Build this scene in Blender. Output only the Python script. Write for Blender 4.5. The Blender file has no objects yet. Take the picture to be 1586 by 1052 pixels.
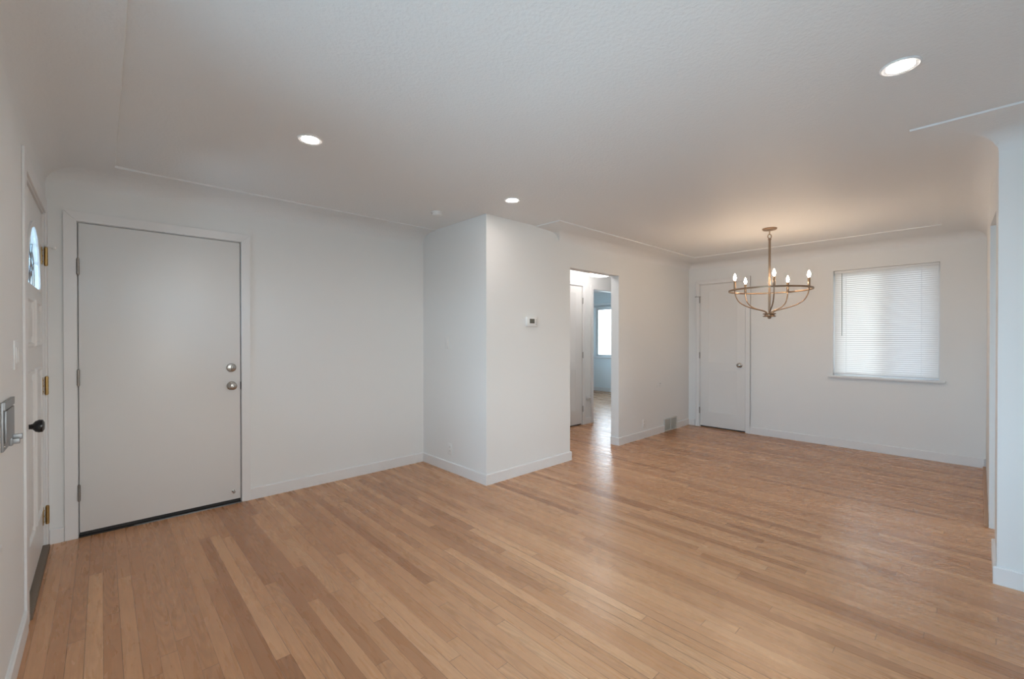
import bpy, bmesh, math, random
from mathutils import Vector, Matrix
random.seed(7)
PI = math.pi
SC = bpy.context.scene
COL = SC.collection
R = math.radians

# ------------------------------------------------------------------ camera
YAW, PITCH, ROLL = R(43.123), R(-0.2942), R(-0.0374)
fwd = Vector((math.sin(YAW)*math.cos(PITCH), math.cos(YAW)*math.cos(PITCH), math.sin(PITCH)))
rgt = Vector((math.cos(YAW), -math.sin(YAW), 0))
upv = Vector((-math.sin(PITCH)*math.sin(YAW), -math.sin(PITCH)*math.cos(YAW), math.cos(PITCH)))
r2 = rgt*math.cos(ROLL) + upv*math.sin(ROLL)
u2 = -rgt*math.sin(ROLL) + upv*math.cos(ROLL)
cd = bpy.data.cameras.new('camera'); cam = bpy.data.objects.new('camera', cd); COL.objects.link(cam)
cam.matrix_world = Matrix(((r2.x, u2.x, -fwd.x, 0), (r2.y, u2.y, -fwd.y, 0), (r2.z, u2.z, -fwd.z, 1.32), (0, 0, 0, 1)))
cd.sensor_width = 36; cd.lens = 678.494*36/1586; cd.clip_start = 0.02; cd.clip_end = 200
SC.camera = cam

# ------------------------------------------------------------------ view, world, daylight
SC.view_settings.view_transform = 'Standard'; SC.view_settings.look = 'None'
SC.view_settings.gamma = 1; SC.view_settings.use_curve_mapping = False
SC.view_settings.exposure = 0.18
W = bpy.data.worlds.new('daylight'); SC.world = W; W.use_nodes = True
_n = W.node_tree.nodes; _l = W.node_tree.links; bg = _n['Background']; bg.inputs[1].default_value = 8.5
_tc = _n.new('ShaderNodeTexCoord'); _sp = _n.new('ShaderNodeSeparateXYZ'); _cr = _n.new('ShaderNodeValToRGB'); _mr = _n.new('ShaderNodeMapRange')
_l.new(_tc.outputs['Generated'], _sp.inputs[0]); _l.new(_sp.outputs[2], _mr.inputs[0]); _mr.inputs[1].default_value = -1; _l.new(_mr.outputs[0], _cr.inputs[0])
def _ramp(cr, stops):
    e = cr.color_ramp.elements
    e[0].position, e[0].color = stops[0][0], (*stops[0][1], 1); e[1].position, e[1].color = stops[-1][0], (*stops[-1][1], 1)
    for p, c in stops[1:-1]: e.new(p).color = (*c, 1)
# open shade: pale ground, horizon, blue sky; towards -y and +x warmer colours are mixed in to balance the room light
_ramp(_cr, [(0.0, (0.40, 0.61, 0.76)), (0.485, (0.46, 0.69, 0.86)), (0.515, (0.90, 1.32, 1.64)), (1.0, (0.57, 1.0, 1.50))])
_c2 = _n.new('ShaderNodeValToRGB'); _l.new(_mr.outputs[0], _c2.inputs[0])
_ramp(_c2, [(0.0, (0.31, 0.35, 0.36)), (0.485, (0.35, 0.39, 0.39)), (0.515, (0.82, 0.86, 0.84)), (0.62, (0.79, 0.84, 0.85)), (1.0, (0.50, 0.69, 0.90))])
_m2 = _n.new('ShaderNodeMapRange'); _m2.interpolation_type = 'SMOOTHSTEP'; _l.new(_sp.outputs[1], _m2.inputs[0]); _m2.inputs[1].default_value = -0.25; _m2.inputs[2].default_value = -0.75
_m3 = _n.new('ShaderNodeMapRange'); _m3.interpolation_type = 'SMOOTHSTEP'; _l.new(_sp.outputs[0], _m3.inputs[0]); _m3.inputs[1].default_value = 0.0; _m3.inputs[2].default_value = 0.6; _m3.inputs[4].default_value = 0.72
_mm = _n.new('ShaderNodeMath'); _mm.operation = 'MAXIMUM'; _l.new(_m2.outputs[0], _mm.inputs[0]); _l.new(_m3.outputs[0], _mm.inputs[1])
_mx = _n.new('ShaderNodeMix'); _mx.data_type = 'RGBA'; _l.new(_mm.outputs[0], _mx.inputs[0]); _l.new(_cr.outputs[0], _mx.inputs[6]); _l.new(_c2.outputs[0], _mx.inputs[7])
_l.new(_mx.outputs[2], bg.inputs[0])

def lamp(name, kind, loc, direction, energy, color, **kw):
    l = bpy.data.lights.new(name, kind); l.energy = energy; l.color = color
    for k, v in kw.items(): setattr(l, k, v)
    o = bpy.data.objects.new(name, l); COL.objects.link(o); o.location = loc
    o.rotation_euler = Vector(direction).to_track_quat('-Z', 'Y').to_euler()
    return o
def portal(name, loc, direction, sx, sy):
    o = lamp(name, 'AREA', loc, direction, 1, (1, 1, 1), shape='RECTANGLE', size=sx, size_y=sy)
    o.data.cycles.is_portal = True
    return o
lamp('sun', 'SUN', (4, 8, 8), (-0.55, -0.35, -0.75), 3.0, (1.0, 0.95, 0.86), angle=R(0.6))

# ------------------------------------------------------------------ measures of the room (metres, camera eye at x=0 y=0 z=1.32)
H = 2.4215
XL, XO, XS, XC, XF = -0.2588, 2.5018, 3.4909, 3.1408, 6.4727
YD, YT, YR, YB, YH = 4.0547, 3.0051, -0.0468, -1.05, 4.10
YE = -0.066     # end face of the right wall, set back a little from the dining side wall
OX0, OX1, OTOP = 3.6674, 4.5960, 2.068
KX0, KX1, KTOP = 3.951, 4.4666, 2.084
BED_X, BED_Y = 8.93, 7.6
WALL_T = 0.11
ROOF = 2.60

# ------------------------------------------------------------------ materials
def mat(name):
    m = bpy.data.materials.new(name); m.use_nodes = True
    return m, m.node_tree, m.node_tree.nodes['Principled BSDF']
def setc(b, col, rough, metal=0.0, spec=None):
    b.inputs['Base Color'].default_value = (*col, 1); b.inputs['Roughness'].default_value = rough; b.inputs['Metallic'].default_value = metal
    if spec is not None: b.inputs['Specular IOR Level'].default_value = spec
def bump_noise(nt, b, scale, strength, dist=0.002, detail=4, stretch=(1, 1, 1)):
    tc = nt.nodes.new('ShaderNodeTexCoord'); mp = nt.nodes.new('ShaderNodeMapping'); mp.inputs['Scale'].default_value = stretch
    n = nt.nodes.new('ShaderNodeTexNoise'); n.inputs['Scale'].default_value = scale; n.inputs['Detail'].default_value = detail
    bp = nt.nodes.new('ShaderNodeBump'); bp.inputs['Strength'].default_value = strength; bp.inputs['Distance'].default_value = dist
    nt.links.new(tc.outputs['Object'], mp.inputs[0]); nt.links.new(mp.outputs[0], n.inputs['Vector'])
    nt.links.new(n.outputs['Fac'], bp.inputs['Height']); nt.links.new(bp.outputs[0], b.inputs['Normal'])
    return n
def paint(name, col, rough, scale=60, strength=0.12, dist=0.002, spec=0.4):
    m, nt, b = mat(name); setc(b, col, rough, 0, spec)
    n = bump_noise(nt, b, scale, strength, dist)
    # very faint unevenness of the paint roughness
    mr = nt.nodes.new('ShaderNodeMapRange'); mr.inputs['To Min'].default_value = rough*0.9; mr.inputs['To Max'].default_value = min(1, rough*1.1)
    nt.links.new(n.outputs['Fac'], mr.inputs[0]); nt.links.new(mr.outputs[0], b.inputs['Roughness'])
    return m
def metal(name, col, rough):
    m, nt, b = mat(name); setc(b, col, rough, 1.0); bump_noise(nt, b, 180, 0.05, 0.0005); return m
def plain(name, col, rough, spec=0.5):
    m, nt, b = mat(name); setc(b, col, rough, 0, spec); bump_noise(nt, b, 120, 0.04, 0.0005); return m
def glow(name, col, strength):
    m, nt, b = mat(name); setc(b, (0.9, 0.9, 0.9), 0.4)
    b.inputs['Emission Color'].default_value = (*col, 1); b.inputs['Emission Strength'].default_value = strength
    return m
def pane_mat(name, tint=(1, 1, 1), bumpy=0.0):
    m = bpy.data.materials.new(name); m.use_nodes = True; nt = m.node_tree; nt.nodes.clear()
    out = nt.nodes.new('ShaderNodeOutputMaterial'); mx = nt.nodes.new('ShaderNodeMixShader')
    tr = nt.nodes.new('ShaderNodeBsdfTransparent'); gl = nt.nodes.new('ShaderNodeBsdfGlossy'); fr = nt.nodes.new('ShaderNodeFresnel')
    fr.inputs[0].default_value = 1.45; gl.inputs['Roughness'].default_value = 0.03; tr.inputs[0].default_value = (*tint, 1)
    nt.links.new(fr.outputs[0], mx.inputs[0]); nt.links.new(tr.outputs[0], mx.inputs[1]); nt.links.new(gl.outputs[0], mx.inputs[2])
    nt.links.new(mx.outputs[0], out.inputs[0])
    return m
def translucent(name, col, mixf, rough=0.5):
    m = bpy.data.materials.new(name); m.use_nodes = True; nt = m.node_tree
    b = nt.nodes['Principled BSDF']; setc(b, col, rough)
    out = nt.nodes['Material Output']; mx = nt.nodes.new('ShaderNodeMixShader'); tl = nt.nodes.new('ShaderNodeBsdfTranslucent')
    tl.inputs[0].default_value = (*col, 1); mx.inputs[0].default_value = mixf
    nt.links.new(b.outputs[0], mx.inputs[1]); nt.links.new(tl.outputs[0], mx.inputs[2]); nt.links.new(mx.outputs[0], out.inputs[0])
    return m

def wood_floor():
    m, nt, b = mat('oak_strip_floor')
    N = nt.nodes; L = nt.links
    def math_(op, a, bb=None):
        n = N.new('ShaderNodeMath'); n.operation = op
        for i, v in enumerate((a, bb)):
            if v is None: continue
            if isinstance(v, (int, float)): n.inputs[i].default_value = v
            else: L.new(v, n.inputs[i])
        return n.outputs[0]
    def comb(x, y, z):
        n = N.new('ShaderNodeCombineXYZ')
        for i, v in enumerate((x, y, z)):
            if isinstance(v, (int, float)): n.inputs[i].default_value = v
            else: L.new(v, n.inputs[i])
        return n.outputs[0]
    def wn(vec, dim='3D'):
        n = N.new('ShaderNodeTexWhiteNoise'); n.noise_dimensions = dim; L.new(vec, n.inputs['Vector']); return n.outputs['Value']
    def noise(vec, scale, detail=3, rough=0.5, distort=0):
        n = N.new('ShaderNodeTexNoise'); L.new(vec, n.inputs['Vector']); n.inputs['Scale'].default_value = scale
        n.inputs['Detail'].default_value = detail; n.inputs['Roughness'].default_value = rough; n.inputs['Distortion'].default_value = distort
        return n.outputs['Fac']
    tc = N.new('ShaderNodeTexCoord'); sp = N.new('ShaderNodeSeparateXYZ'); L.new(tc.outputs['Object'], sp.inputs[0])
    x, y = sp.outputs[0], sp.outputs[1]
    bw = 0.057
    u = math_('DIVIDE', x, bw); row = math_('FLOOR', u); fu = math_('FRACT', u)
    rr = wn(comb(row, 3.7, 0)); rr2 = wn(comb(row, 9.1, 5))
    leng = math_('ADD', 0.80, math_('MULTIPLY', rr2, 1.30))
    v = math_('DIVIDE', math_('ADD', y, math_('MULTIPLY', rr, 7.0)), leng)
    vi = math_('FLOOR', v); fv = math_('FRACT', v)
    pid = comb(row, vi, 1.0)
    tone = wn(pid); tone2 = wn(comb(vi, row, 4.0))
    # plank tone ramp
    cr = N.new('ShaderNodeValToRGB'); L.new(tone, cr.inputs[0])
    e = cr.color_ramp.elements
    e[0].position = 0.0; e[0].color = (0.405, 0.185, 0.085, 1)
    e[1].position = 1.0; e[1].color = (0.73, 0.412, 0.217, 1)
    for p, c in ((0.10, (0.50, 0.242, 0.115, 1)), (0.35, (0.585, 0.298, 0.147, 1)), (0.75, (0.645, 0.342, 0.173, 1)), (0.92, (0.69, 0.378, 0.196, 1))):
        q = cr.color_ramp.elements.new(p); q.color = c
    # long grain streaks along y, displaced per plank
    off = math_('MULTIPLY', tone2, 40.0)
    gvec = comb(math_('ADD', math_('MULTIPLY', x, 1.0), off), math_('MULTIPLY', y, 0.055), off)
    g1 = noise(gvec, 130, 5, 0.62)
    gvec2 = comb(math_('ADD', x, off), math_('MULTIPLY', y, 0.10), tone)
    g2 = noise(gvec2, 30, 3, 0.5, 0.6)
    # cathedral figure rings on some planks
    ring = N.new('ShaderNodeTexWave'); ring.wave_type = 'RINGS'; ring.rings_direction = 'SPHERICAL'
    rv = comb(math_('ADD', math_('MULTIPLY', math_('SUBTRACT', fu, 0.5), 1.1), math_('MULTIPLY', math_('SUBTRACT', tone, 0.5), 1.4)), math_('MULTIPLY', math_('SUBTRACT', fv, 0.5), 2.6), 0.0)
    L.new(rv, ring.inputs['Vector']); ring.inputs['Scale'].default_value = 1.7; ring.inputs['Distortion'].default_value = 3.0; ring.inputs['Detail'].default_value = 3; ring.inputs['Detail Scale'].default_value = 2.0
    rmask = math_('MULTIPLY', math_('GREATER_THAN', tone2, 0.70), 0.24)
    def mixc(fac, a, bcol, mode='MIX'):
        n = N.new('ShaderNodeMix'); n.data_type = 'RGBA'; n.blend_type = mode
        if isinstance(fac, (int, float)): n.inputs[0].default_value = fac
        else: L.new(fac, n.inputs[0])
        for s, vv in ((6, a), (7, bcol)):
            if isinstance(vv, tuple): n.inputs[s].default_value = vv
            else: L.new(vv, n.inputs[s])
        return n.outputs[2]
    def mr(val, a0, a1, b0, b1):
        n = N.new('ShaderNodeMapRange'); L.new(val, n.inputs[0])
        for i, q in enumerate((a0, a1, b0, b1)): n.inputs[i+1].default_value = q
        return n.outputs[0]
    c = cr.outputs[0]
    c = mixc(mr(g1, 0.40, 0.75, 0.0, 0.36), c, (0.35, 0.185, 0.095, 1))
    c = mixc(mr(g2, 0.45, 0.8, 0.0, 0.16), c, (0.66, 0.43, 0.28, 1))
    c = mixc(math_('MULTIPLY', ring.outputs['Fac'], rmask), c, (0.22, 0.11, 0.06, 1))
    # worn warm patches drift over the whole floor
    big = noise(comb(x, y, 2.0), 0.9, 3)
    c = mixc(mr(big, 0.4, 0.75, 0.0, 0.18), c, (0.50, 0.27, 0.165, 1))
    # small knots
    vo = N.new('ShaderNodeTexVoronoi'); L.new(comb(x, math_('MULTIPLY', y, 0.6), 0), vo.inputs['Vector']); vo.inputs['Scale'].default_value = 1.7
    kn = mr(vo.outputs['Distance'], 0.006, 0.016, 0.8, 0.0)
    c = mixc(kn, c, (0.07, 0.035, 0.02, 1))
    # seams
    du = math_('MINIMUM', fu, math_('SUBTRACT', 1.0, fu))
    seam_w = math_('ADD', 0.010, math_('MULTIPLY', math_('POWER', rr, 4.0), 0.034))
    su = math_('LESS_THAN', du, seam_w)
    dv = math_('MULTIPLY', math_('MINIMUM', fv, math_('SUBTRACT', 1.0, fv)), leng)
    sv = math_('LESS_THAN', dv, 0.0014)
    seam = math_('MAXIMUM', su, sv)
    c = mixc(math_('MULTIPLY', seam, 0.72), c, (0.16, 0.085, 0.05, 1))
    L.new(c, b.inputs['Base Color'])
    rg = mr(g2, 0.3, 0.7, 0.23, 0.34)
    L.new(rg, b.inputs['Roughness']); b.inputs['Specular IOR Level'].default_value = 0.42
    bp = N.new('ShaderNodeBump'); bp.inputs['Strength'].default_value = 0.25; bp.inputs['Distance'].default_value = 0.0006
    cup = noise(comb(math_('MULTIPLY', x, 9.0), math_('MULTIPLY', y, 0.8), 0), 2.0, 2)
    hgt = math_('ADD', math_('SUBTRACT', math_('MULTIPLY', g1, 0.25), math_('MULTIPLY', seam, 0.8)), math_('MULTIPLY', cup, 1.2))
    L.new(hgt, bp.inputs['Height']); L.new(bp.outputs[0], b.inputs['Normal'])
    return m

WALLM = paint('white_wall_paint', (0.81, 0.81, 0.80), 0.62, 70, 0.18, 0.0015)
CEILM = paint('textured_ceiling_paint', (0.80, 0.80, 0.795), 0.60, 75, 0.75, 0.0028)
TRIM = paint('white_trim_paint', (0.80, 0.79, 0.785), 0.38, 25, 0.05, 0.001)
DOORM = paint('white_door_paint', (0.78, 0.77, 0.755), 0.33, 12, 0.04, 0.001)
BEDM = paint('pale_blue_grey_paint', (0.84, 0.90, 0.92), 0.6, 60, 0.1, 0.002)
FLOOR = wood_floor()
OAK = paint('oak_shoe', (0.50, 0.29, 0.17), 0.4, 30, 0.1, 0.001)
NICKEL = metal('satin_nickel', (0.42, 0.40, 0.375), 0.27)
PAINTM = metal('dull_hinge_metal', (0.30, 0.28, 0.26), 0.42)
BRASS = metal('aged_brass', (0.46, 0.31, 0.13), 0.38)
BLACK = plain('black_enamel', (0.012, 0.012, 0.014), 0.25)
GALV = metal('galvanised_steel', (0.36, 0.37, 0.38), 0.52)
BRONZE = metal('antique_bronze', (0.33, 0.235, 0.165), 0.38)
DARK = plain('dark_rubber_and_gap_shade', (0.02, 0.02, 0.02), 0.6)  # also used for the shade blocks under the panel doors
WOODT = paint('worn_dark_wood', (0.19, 0.145, 0.11), 0.7, 90, 0.5, 0.003)
PLAST = plain('white_plastic', (0.80, 0.80, 0.79), 0.32)
LCD = plain('grey_display', (0.10, 0.105, 0.09), 0.25)
SLOT = plain('dark_slot', (0.03, 0.03, 0.03), 0.5)
VENTM = plain('grey_painted_louvre', (0.60, 0.58, 0.53), 0.45)
GLASS = pane_mat('window_glass')
SCREEN = pane_mat('insect_screen', (0.80, 0.82, 0.86))
LEADG = pane_mat('bevelled_glass', (0.93, 0.97, 1.0))
VINYL = plain('white_vinyl', (0.82, 0.82, 0.82), 0.35)
BLINDM = translucent('white_blind_slat', (0.86, 0.86, 0.85), 0.11)
LENS = glow('lit_lens', (1.0, 0.90, 0.83), 130)
BULB = glow('lit_candle_bulb', (1.0, 0.75, 0.52), 200)
DRUM = glow('lit_drum_glass', (1.0, 0.95, 0.92), 7.5)

# ------------------------------------------------------------------ mesh helpers
def smooth_by_angle(me, ang=35):
    bm = bmesh.new(); bm.from_mesh(me); a = R(ang)
    for f in bm.faces: f.smooth = True
    for e in bm.edges:
        e.smooth = not (len(e.link_faces) != 2 or e.calc_face_angle(0) > a)
    bm.to_mesh(me); bm.free()
def obj(name, bm, m, parent=None, smooth=True, recalc=True):
    if recalc: bmesh.ops.recalc_face_normals(bm, faces=bm.faces)
    me = bpy.data.meshes.new(name); bm.to_mesh(me); bm.free()
    if smooth: smooth_by_angle(me)
    me.materials.append(m)
    o = bpy.data.objects.new(name, me); COL.objects.link(o)
    if parent: o.parent = parent
    return o
def tag(o, label, cat=None, group=None, kind=None):
    o['label'] = label
    if cat: o['category'] = cat
    if group: o['group'] = group
    if kind: o['kind'] = kind
    return o
def thing(name, label, cat, loc=(0, 0, 0), rz=0, group=None, kind=None):
    o = bpy.data.objects.new(name, None); COL.objects.link(o); o.empty_display_size = 0.1
    o.location = loc; o.rotation_euler = (0, 0, rz)
    return tag(o, label, cat, group, kind)
def box(bm, x0, x1, y0, y1, z0, z1, bev=0.0):
    t = bmesh.new()
    vs = [t.verts.new(p) for p in ((x0,y0,z0),(x1,y0,z0),(x1,y1,z0),(x0,y1,z0),(x0,y0,z1),(x1,y0,z1),(x1,y1,z1),(x0,y1,z1))]
    for f in ((0,3,2,1),(4,5,6,7),(0,1,5,4),(1,2,6,5),(2,3,7,6),(3,0,4,7)): t.faces.new([vs[i] for i in f])
    bmesh.ops.recalc_face_normals(t, faces=t.faces)
    if bev > 0: bmesh.ops.bevel(t, geom=list(t.edges), offset=bev, segments=2, affect='EDGES', profile=0.5)
    me = bpy.data.meshes.new('tmp'); t.to_mesh(me); t.free(); bm.from_mesh(me); bpy.data.meshes.remove(me)
    return bm
def B(*a, **k): return box(bmesh.new(), *a, **k)
def prism(bm, poly, y0, y1):
    """polygon of (x, z) points extruded from y0 to y1"""
    n = len(poly)
    a = [bm.verts.new((p[0], y0, p[1])) for p in poly]; b = [bm.verts.new((p[0], y1, p[1])) for p in poly]
    bm.faces.new(a); bm.faces.new(b[::-1])
    for i in range(n): bm.faces.new((a[i], b[i], b[(i+1) % n], a[(i+1) % n]))
    return bm
def lathe(bm, prof, seg=32, axis='z', c=(0, 0, 0)):
    """prof: (radius, height) list turned round an axis through c; axis '-y' turns towards the viewer of a wall"""
    rings = []
    def P(r, h, a):
        if axis == 'z': return (c[0]+r*math.cos(a), c[1]+r*math.sin(a), c[2]+h)
        if axis == 'x': return (c[0]+h, c[1]+r*math.cos(a), c[2]+r*math.sin(a))
        return (c[0]+r*math.cos(a), c[1]-h, c[2]+r*math.sin(a))
    for r, h in prof:
        if r < 1e-6: rings.append([bm.verts.new(P(0, h, 0))])
        else: rings.append([bm.verts.new(P(r, h, 2*PI*i/seg)) for i in range(seg)])
    for A, Bq in zip(rings, rings[1:]):
        for i in range(seg):
            j = (i+1) % seg
            if len(A) == 1 and len(Bq) == 1: continue
            if len(A) == 1: bm.faces.new((A[0], Bq[i], Bq[j]))
            elif len(Bq) == 1: bm.faces.new((A[i], A[j], Bq[0]))
            else: bm.faces.new((A[i], A[j], Bq[j], Bq[i]))
    for ring in (rings[0], rings[-1]):
        if len(ring) > 1: bm.faces.new(ring)
    return bm
def tube(bm, pts, rad, seg=10, closed=False):
    pts = [Vector(p) for p in pts]; n = len(pts); rings = []
    rads = rad if isinstance(rad, (list, tuple)) else [rad]*n
    ref = None
    for i, p in enumerate(pts):
        if closed: t = (pts[(i+1) % n]-pts[i-1]).normalized()
        else: t = (pts[min(i+1, n-1)]-pts[max(i-1, 0)]).normalized()
        if ref is None: ref = Vector((0, 0, 1)) if abs(t.z) < 0.9 else Vector((1, 0, 0))
        a = (ref-t*ref.dot(t)).normalized(); ref = a; b = t.cross(a)
        rings.append([bm.verts.new(p+a*rads[i]*math.cos(2*PI*k/seg)+b*rads[i]*math.sin(2*PI*k/seg)) for k in range(seg)])
    m = n if closed else n-1
    for i in range(m):
        A, C = rings[i], rings[(i+1) % n]
        for k in range(seg): bm.faces.new((A[k], A[(k+1) % seg], C[(k+1) % seg], C[k]))
    if not closed: bm.faces.new(rings[0]); bm.faces.new(rings[-1])
    return bm
def spline(pts, n=8):
    """Catmull-Rom through points"""
    P = [Vector(p) for p in pts]; P = [P[0]*2-P[1]]+P+[P[-1]*2-P[-2]]; out = []
    for i in range(1, len(P)-2):
        for k in range(n):
            t = k/n; a, b, c, d = P[i-1], P[i], P[i+1], P[i+2]
            out.append(0.5*((2*b)+(c-a)*t+(2*a-5*b+4*c-d)*t*t+(3*b-a-3*c+d)*t**3))
    out.append(P[-2]); return out

# ------------------------------------------------------------------ setting
def struct(name, bm, m, label, cat, smooth=False):
    return tag(obj(name, bm, m, None, smooth), label, cat, None, 'structure')
def wall(name, axis, a0, a1, u0, u1, z0, z1, holes, m, label, open_at=()):
    """a wall slab between a0 and a1 on the axis across it, u0..u1 along it, with rectangular holes (u0,u1,z0,z1)"""
    us = sorted({u0, u1} | {h[i] for h in holes for i in (0, 1)}); zs = sorted({z0, z1} | {h[i] for h in holes for i in (2, 3)})
    us = [u for u in us if u0 <= u <= u1]; zs = [z for z in zs if z0 <= z <= z1]
    bm = bmesh.new(); cache = {}
    def V(a, u, z):
        p = (a, u, z) if axis == 'x' else (u, a, z); k = tuple(round(q, 5) for q in p)
        if k not in cache: cache[k] = bm.verts.new(p)
        return cache[k]
    def solid(i, j):
        if i < 0 or j < 0 or i >= len(us)-1 or j >= len(zs)-1: return False
        uc, zc = (us[i]+us[i+1])/2, (zs[j]+zs[j+1])/2
        return not any(h[0] < uc < h[1] and h[2] < zc < h[3] for h in holes)
    for i in range(len(us)-1):
        for j in range(len(zs)-1):
            if not solid(i, j): continue
            ua, ub, za, zb = us[i], us[i+1], zs[j], zs[j+1]
            for a in (a0, a1): bm.faces.new((V(a, ua, za), V(a, ub, za), V(a, ub, zb), V(a, ua, zb)))
            if not solid(i-1, j): bm.faces.new((V(a0, ua, za), V(a1, ua, za), V(a1, ua, zb), V(a0, ua, zb)))
            if not solid(i+1, j): bm.faces.new((V(a0, ub, za), V(a1, ub, za), V(a1, ub, zb), V(a0, ub, zb)))
            if not solid(i, j-1): bm.faces.new((V(a0, ua, za), V(a1, ua, za), V(a1, ub, za), V(a0, ub, za)))
            if not solid(i, j+1): bm.faces.new((V(a0, ua, zb), V(a1, ua, zb), V(a1, ub, zb), V(a0, ub, zb)))
    return struct(name, bm, m, label, 'wall')

struct('floor', B(XL-0.3, BED_X+0.2, YB-2.2, BED_Y+0.2, -0.12, 0.0), FLOOR, 'honey coloured oak strip floor running through the whole house', 'floor')

FD = (3.015, 3.975, 0.0, 2.09)          # front door hole on the left wall (y0,y1,z0,z1)
WL = (0.05, 1.90, 0.72, 2.10)          # big living room window, left wall, unseen behind the camera, sized for daylight
WB = (-0.20, 1.55, 0.70, 2.15)           # unseen window added in the wall behind the camera, sized for daylight
CD = (-0.1196, 0.8184, 0.0, 2.083)      # closet slab door hole, far left wall
D2 = (2.205, 2.834, 0.0, 2.093)         # dining closet door (y0,y1)
WD = (0.290, 1.2155, 0.855, 2.118)      # dining window
HD = (4.66, 5.285, 0.0, 2.087)          # hall door
BD = (5.56, 6.32, 0.0, 2.062)           # bedroom doorway
WBED = (5.45, 6.555, 0.835, 2.05)        # bedroom window
EXT = 0.16
wall('wall_left', 'x', XL-EXT, XL, YB-EXT, YD+EXT, 0, ROOF, [FD, WL], WALLM, 'white left wall holding the front door, fan of glass above')
wall('wall_back', 'y', YB-EXT, YB, XL, XS, 0, ROOF, [WB], WALLM, 'white wall with an added wide window behind the viewer')
wall('wall_far_left', 'y', YD, YD+WALL_T, XL, XO, 0, ROOF, [CD], WALLM, 'long white wall around the plain slab door')
wall('wall_closet', 'x', XO, XO+WALL_T, YT, YD+WALL_T, 0, ROOF, [], WALLM, 'short white wall face with a switch and outlet, left of the projecting corner')
wall('wall_middle', 'y', YT, YT+WALL_T, XO+WALL_T, XF, 0, ROOF, [(OX0, OX1, 0, OTOP)], WALLM, 'white wall with the thermostat and the hallway opening')
wall('wall_far', 'x', XF, XF+EXT, YR-0.12, YT+WALL_T, 0, ROOF, [D2, WD], WALLM, 'far dining wall with the blind covered window and closet door')
wall('wall_right', 'x', XS, KX0, YB-EXT, YE, 0, ROOF, [], WALLM, 'bluish white wall face at the right edge')
wall('wall_kitchen', 'y', YR-0.115, YR, KX1, XF, 0, ROOF, [], WALLM, 'dining side wall seen nearly edge on, beyond the kitchen opening')
_b = bmesh.new(); _f = [(KX0, YE), (KX0, YR-0.115), (KX1, YR-0.115), (KX1, YR)]
_lo = [_b.verts.new((p[0], p[1], KTOP)) for p in _f]; _hi = [_b.verts.new((p[0], p[1], ROOF)) for p in _f]
_b.faces.new(_lo); _b.faces.new(_hi[::-1])
for _k in range(4): _b.faces.new((_lo[_k], _lo[(_k+1) % 4], _hi[(_k+1) % 4], _hi[_k]))
struct('wall_kitchen_header', _b, WALLM, 'wall strip above the kitchen opening', 'wall')
wall('wall_hall', 'y', YH, YH+WALL_T, XO+WALL_T, BED_X, 0, ROOF, [HD, BD], WALLM, 'white hallway wall seen through the opening')
wall('wall_hall_end', 'x', XF+EXT, XF+EXT+0.1, YT, YH, 0, ROOF, [], WALLM, 'end wall of the hallway')
wall('wall_bedroom', 'x', BED_X, BED_X+EXT, YH, BED_Y, 0, ROOF, [WBED], BEDM, 'pale blue grey bedroom wall around its bright window')
wall('wall_bedroom_side', 'y', BED_Y, BED_Y+EXT, 4.3, BED_X+EXT, 0, ROOF, [(6.2, 8.2, 0.85, 2.05)], BEDM, 'pale blue grey side wall of the bedroom')
wall('wall_bedroom_near', 'x', 4.3-0.1, 4.3, YH+WALL_T, BED_Y+EXT, 0, ROOF, [], BEDM, 'pale blue grey near wall of the bedroom')
wall('wall_behind_door', 'y', YD+0.75, YD+0.85, XL-EXT, XO+WALL_T, 0, ROOF, [], WALLM, 'wall of the space behind the slab door')
wall('wall_beside_door', 'x', XL-EXT, XL, YD+EXT, YD+0.75, 0, ROOF, [], WALLM, 'side wall of the space behind the slab door')
wall('wall_closet_side', 'x', XO, XO+WALL_T, YD+WALL_T, YD+0.75, 0, ROOF, [], WALLM, 'other side wall of the space behind the slab door')
wall('wall_pantry', 'x', XF+0.85, XF+0.95, 1.6, YT+WALL_T, 0, ROOF, [], WALLM, 'back wall of the closet behind the dining room')
wall('wall_pantry_side', 'y', 1.5, 1.6, XF+EXT, XF+0.95, 0, ROOF, [], WALLM, 'side wall of the closet behind the dining room')
wall('wall_kitchen_back', 'y', -2.75, -2.65, XS, XF+0.3, 0, ROOF, [(3.9, 5.6, 0.9, 2.05)], WALLM, 'kitchen outer wall with an added window')
wall('wall_kitchen_side', 'x', XF+0.05, XF+0.15, -2.65, YR-0.12, 0, ROOF, [], WALLM, 'kitchen side wall')
wall('wall_kitchen_near', 'x', XS+0.0, XS+0.115, -2.65, YB-EXT, 0, ROOF, [], WALLM, 'kitchen near side wall')

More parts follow.
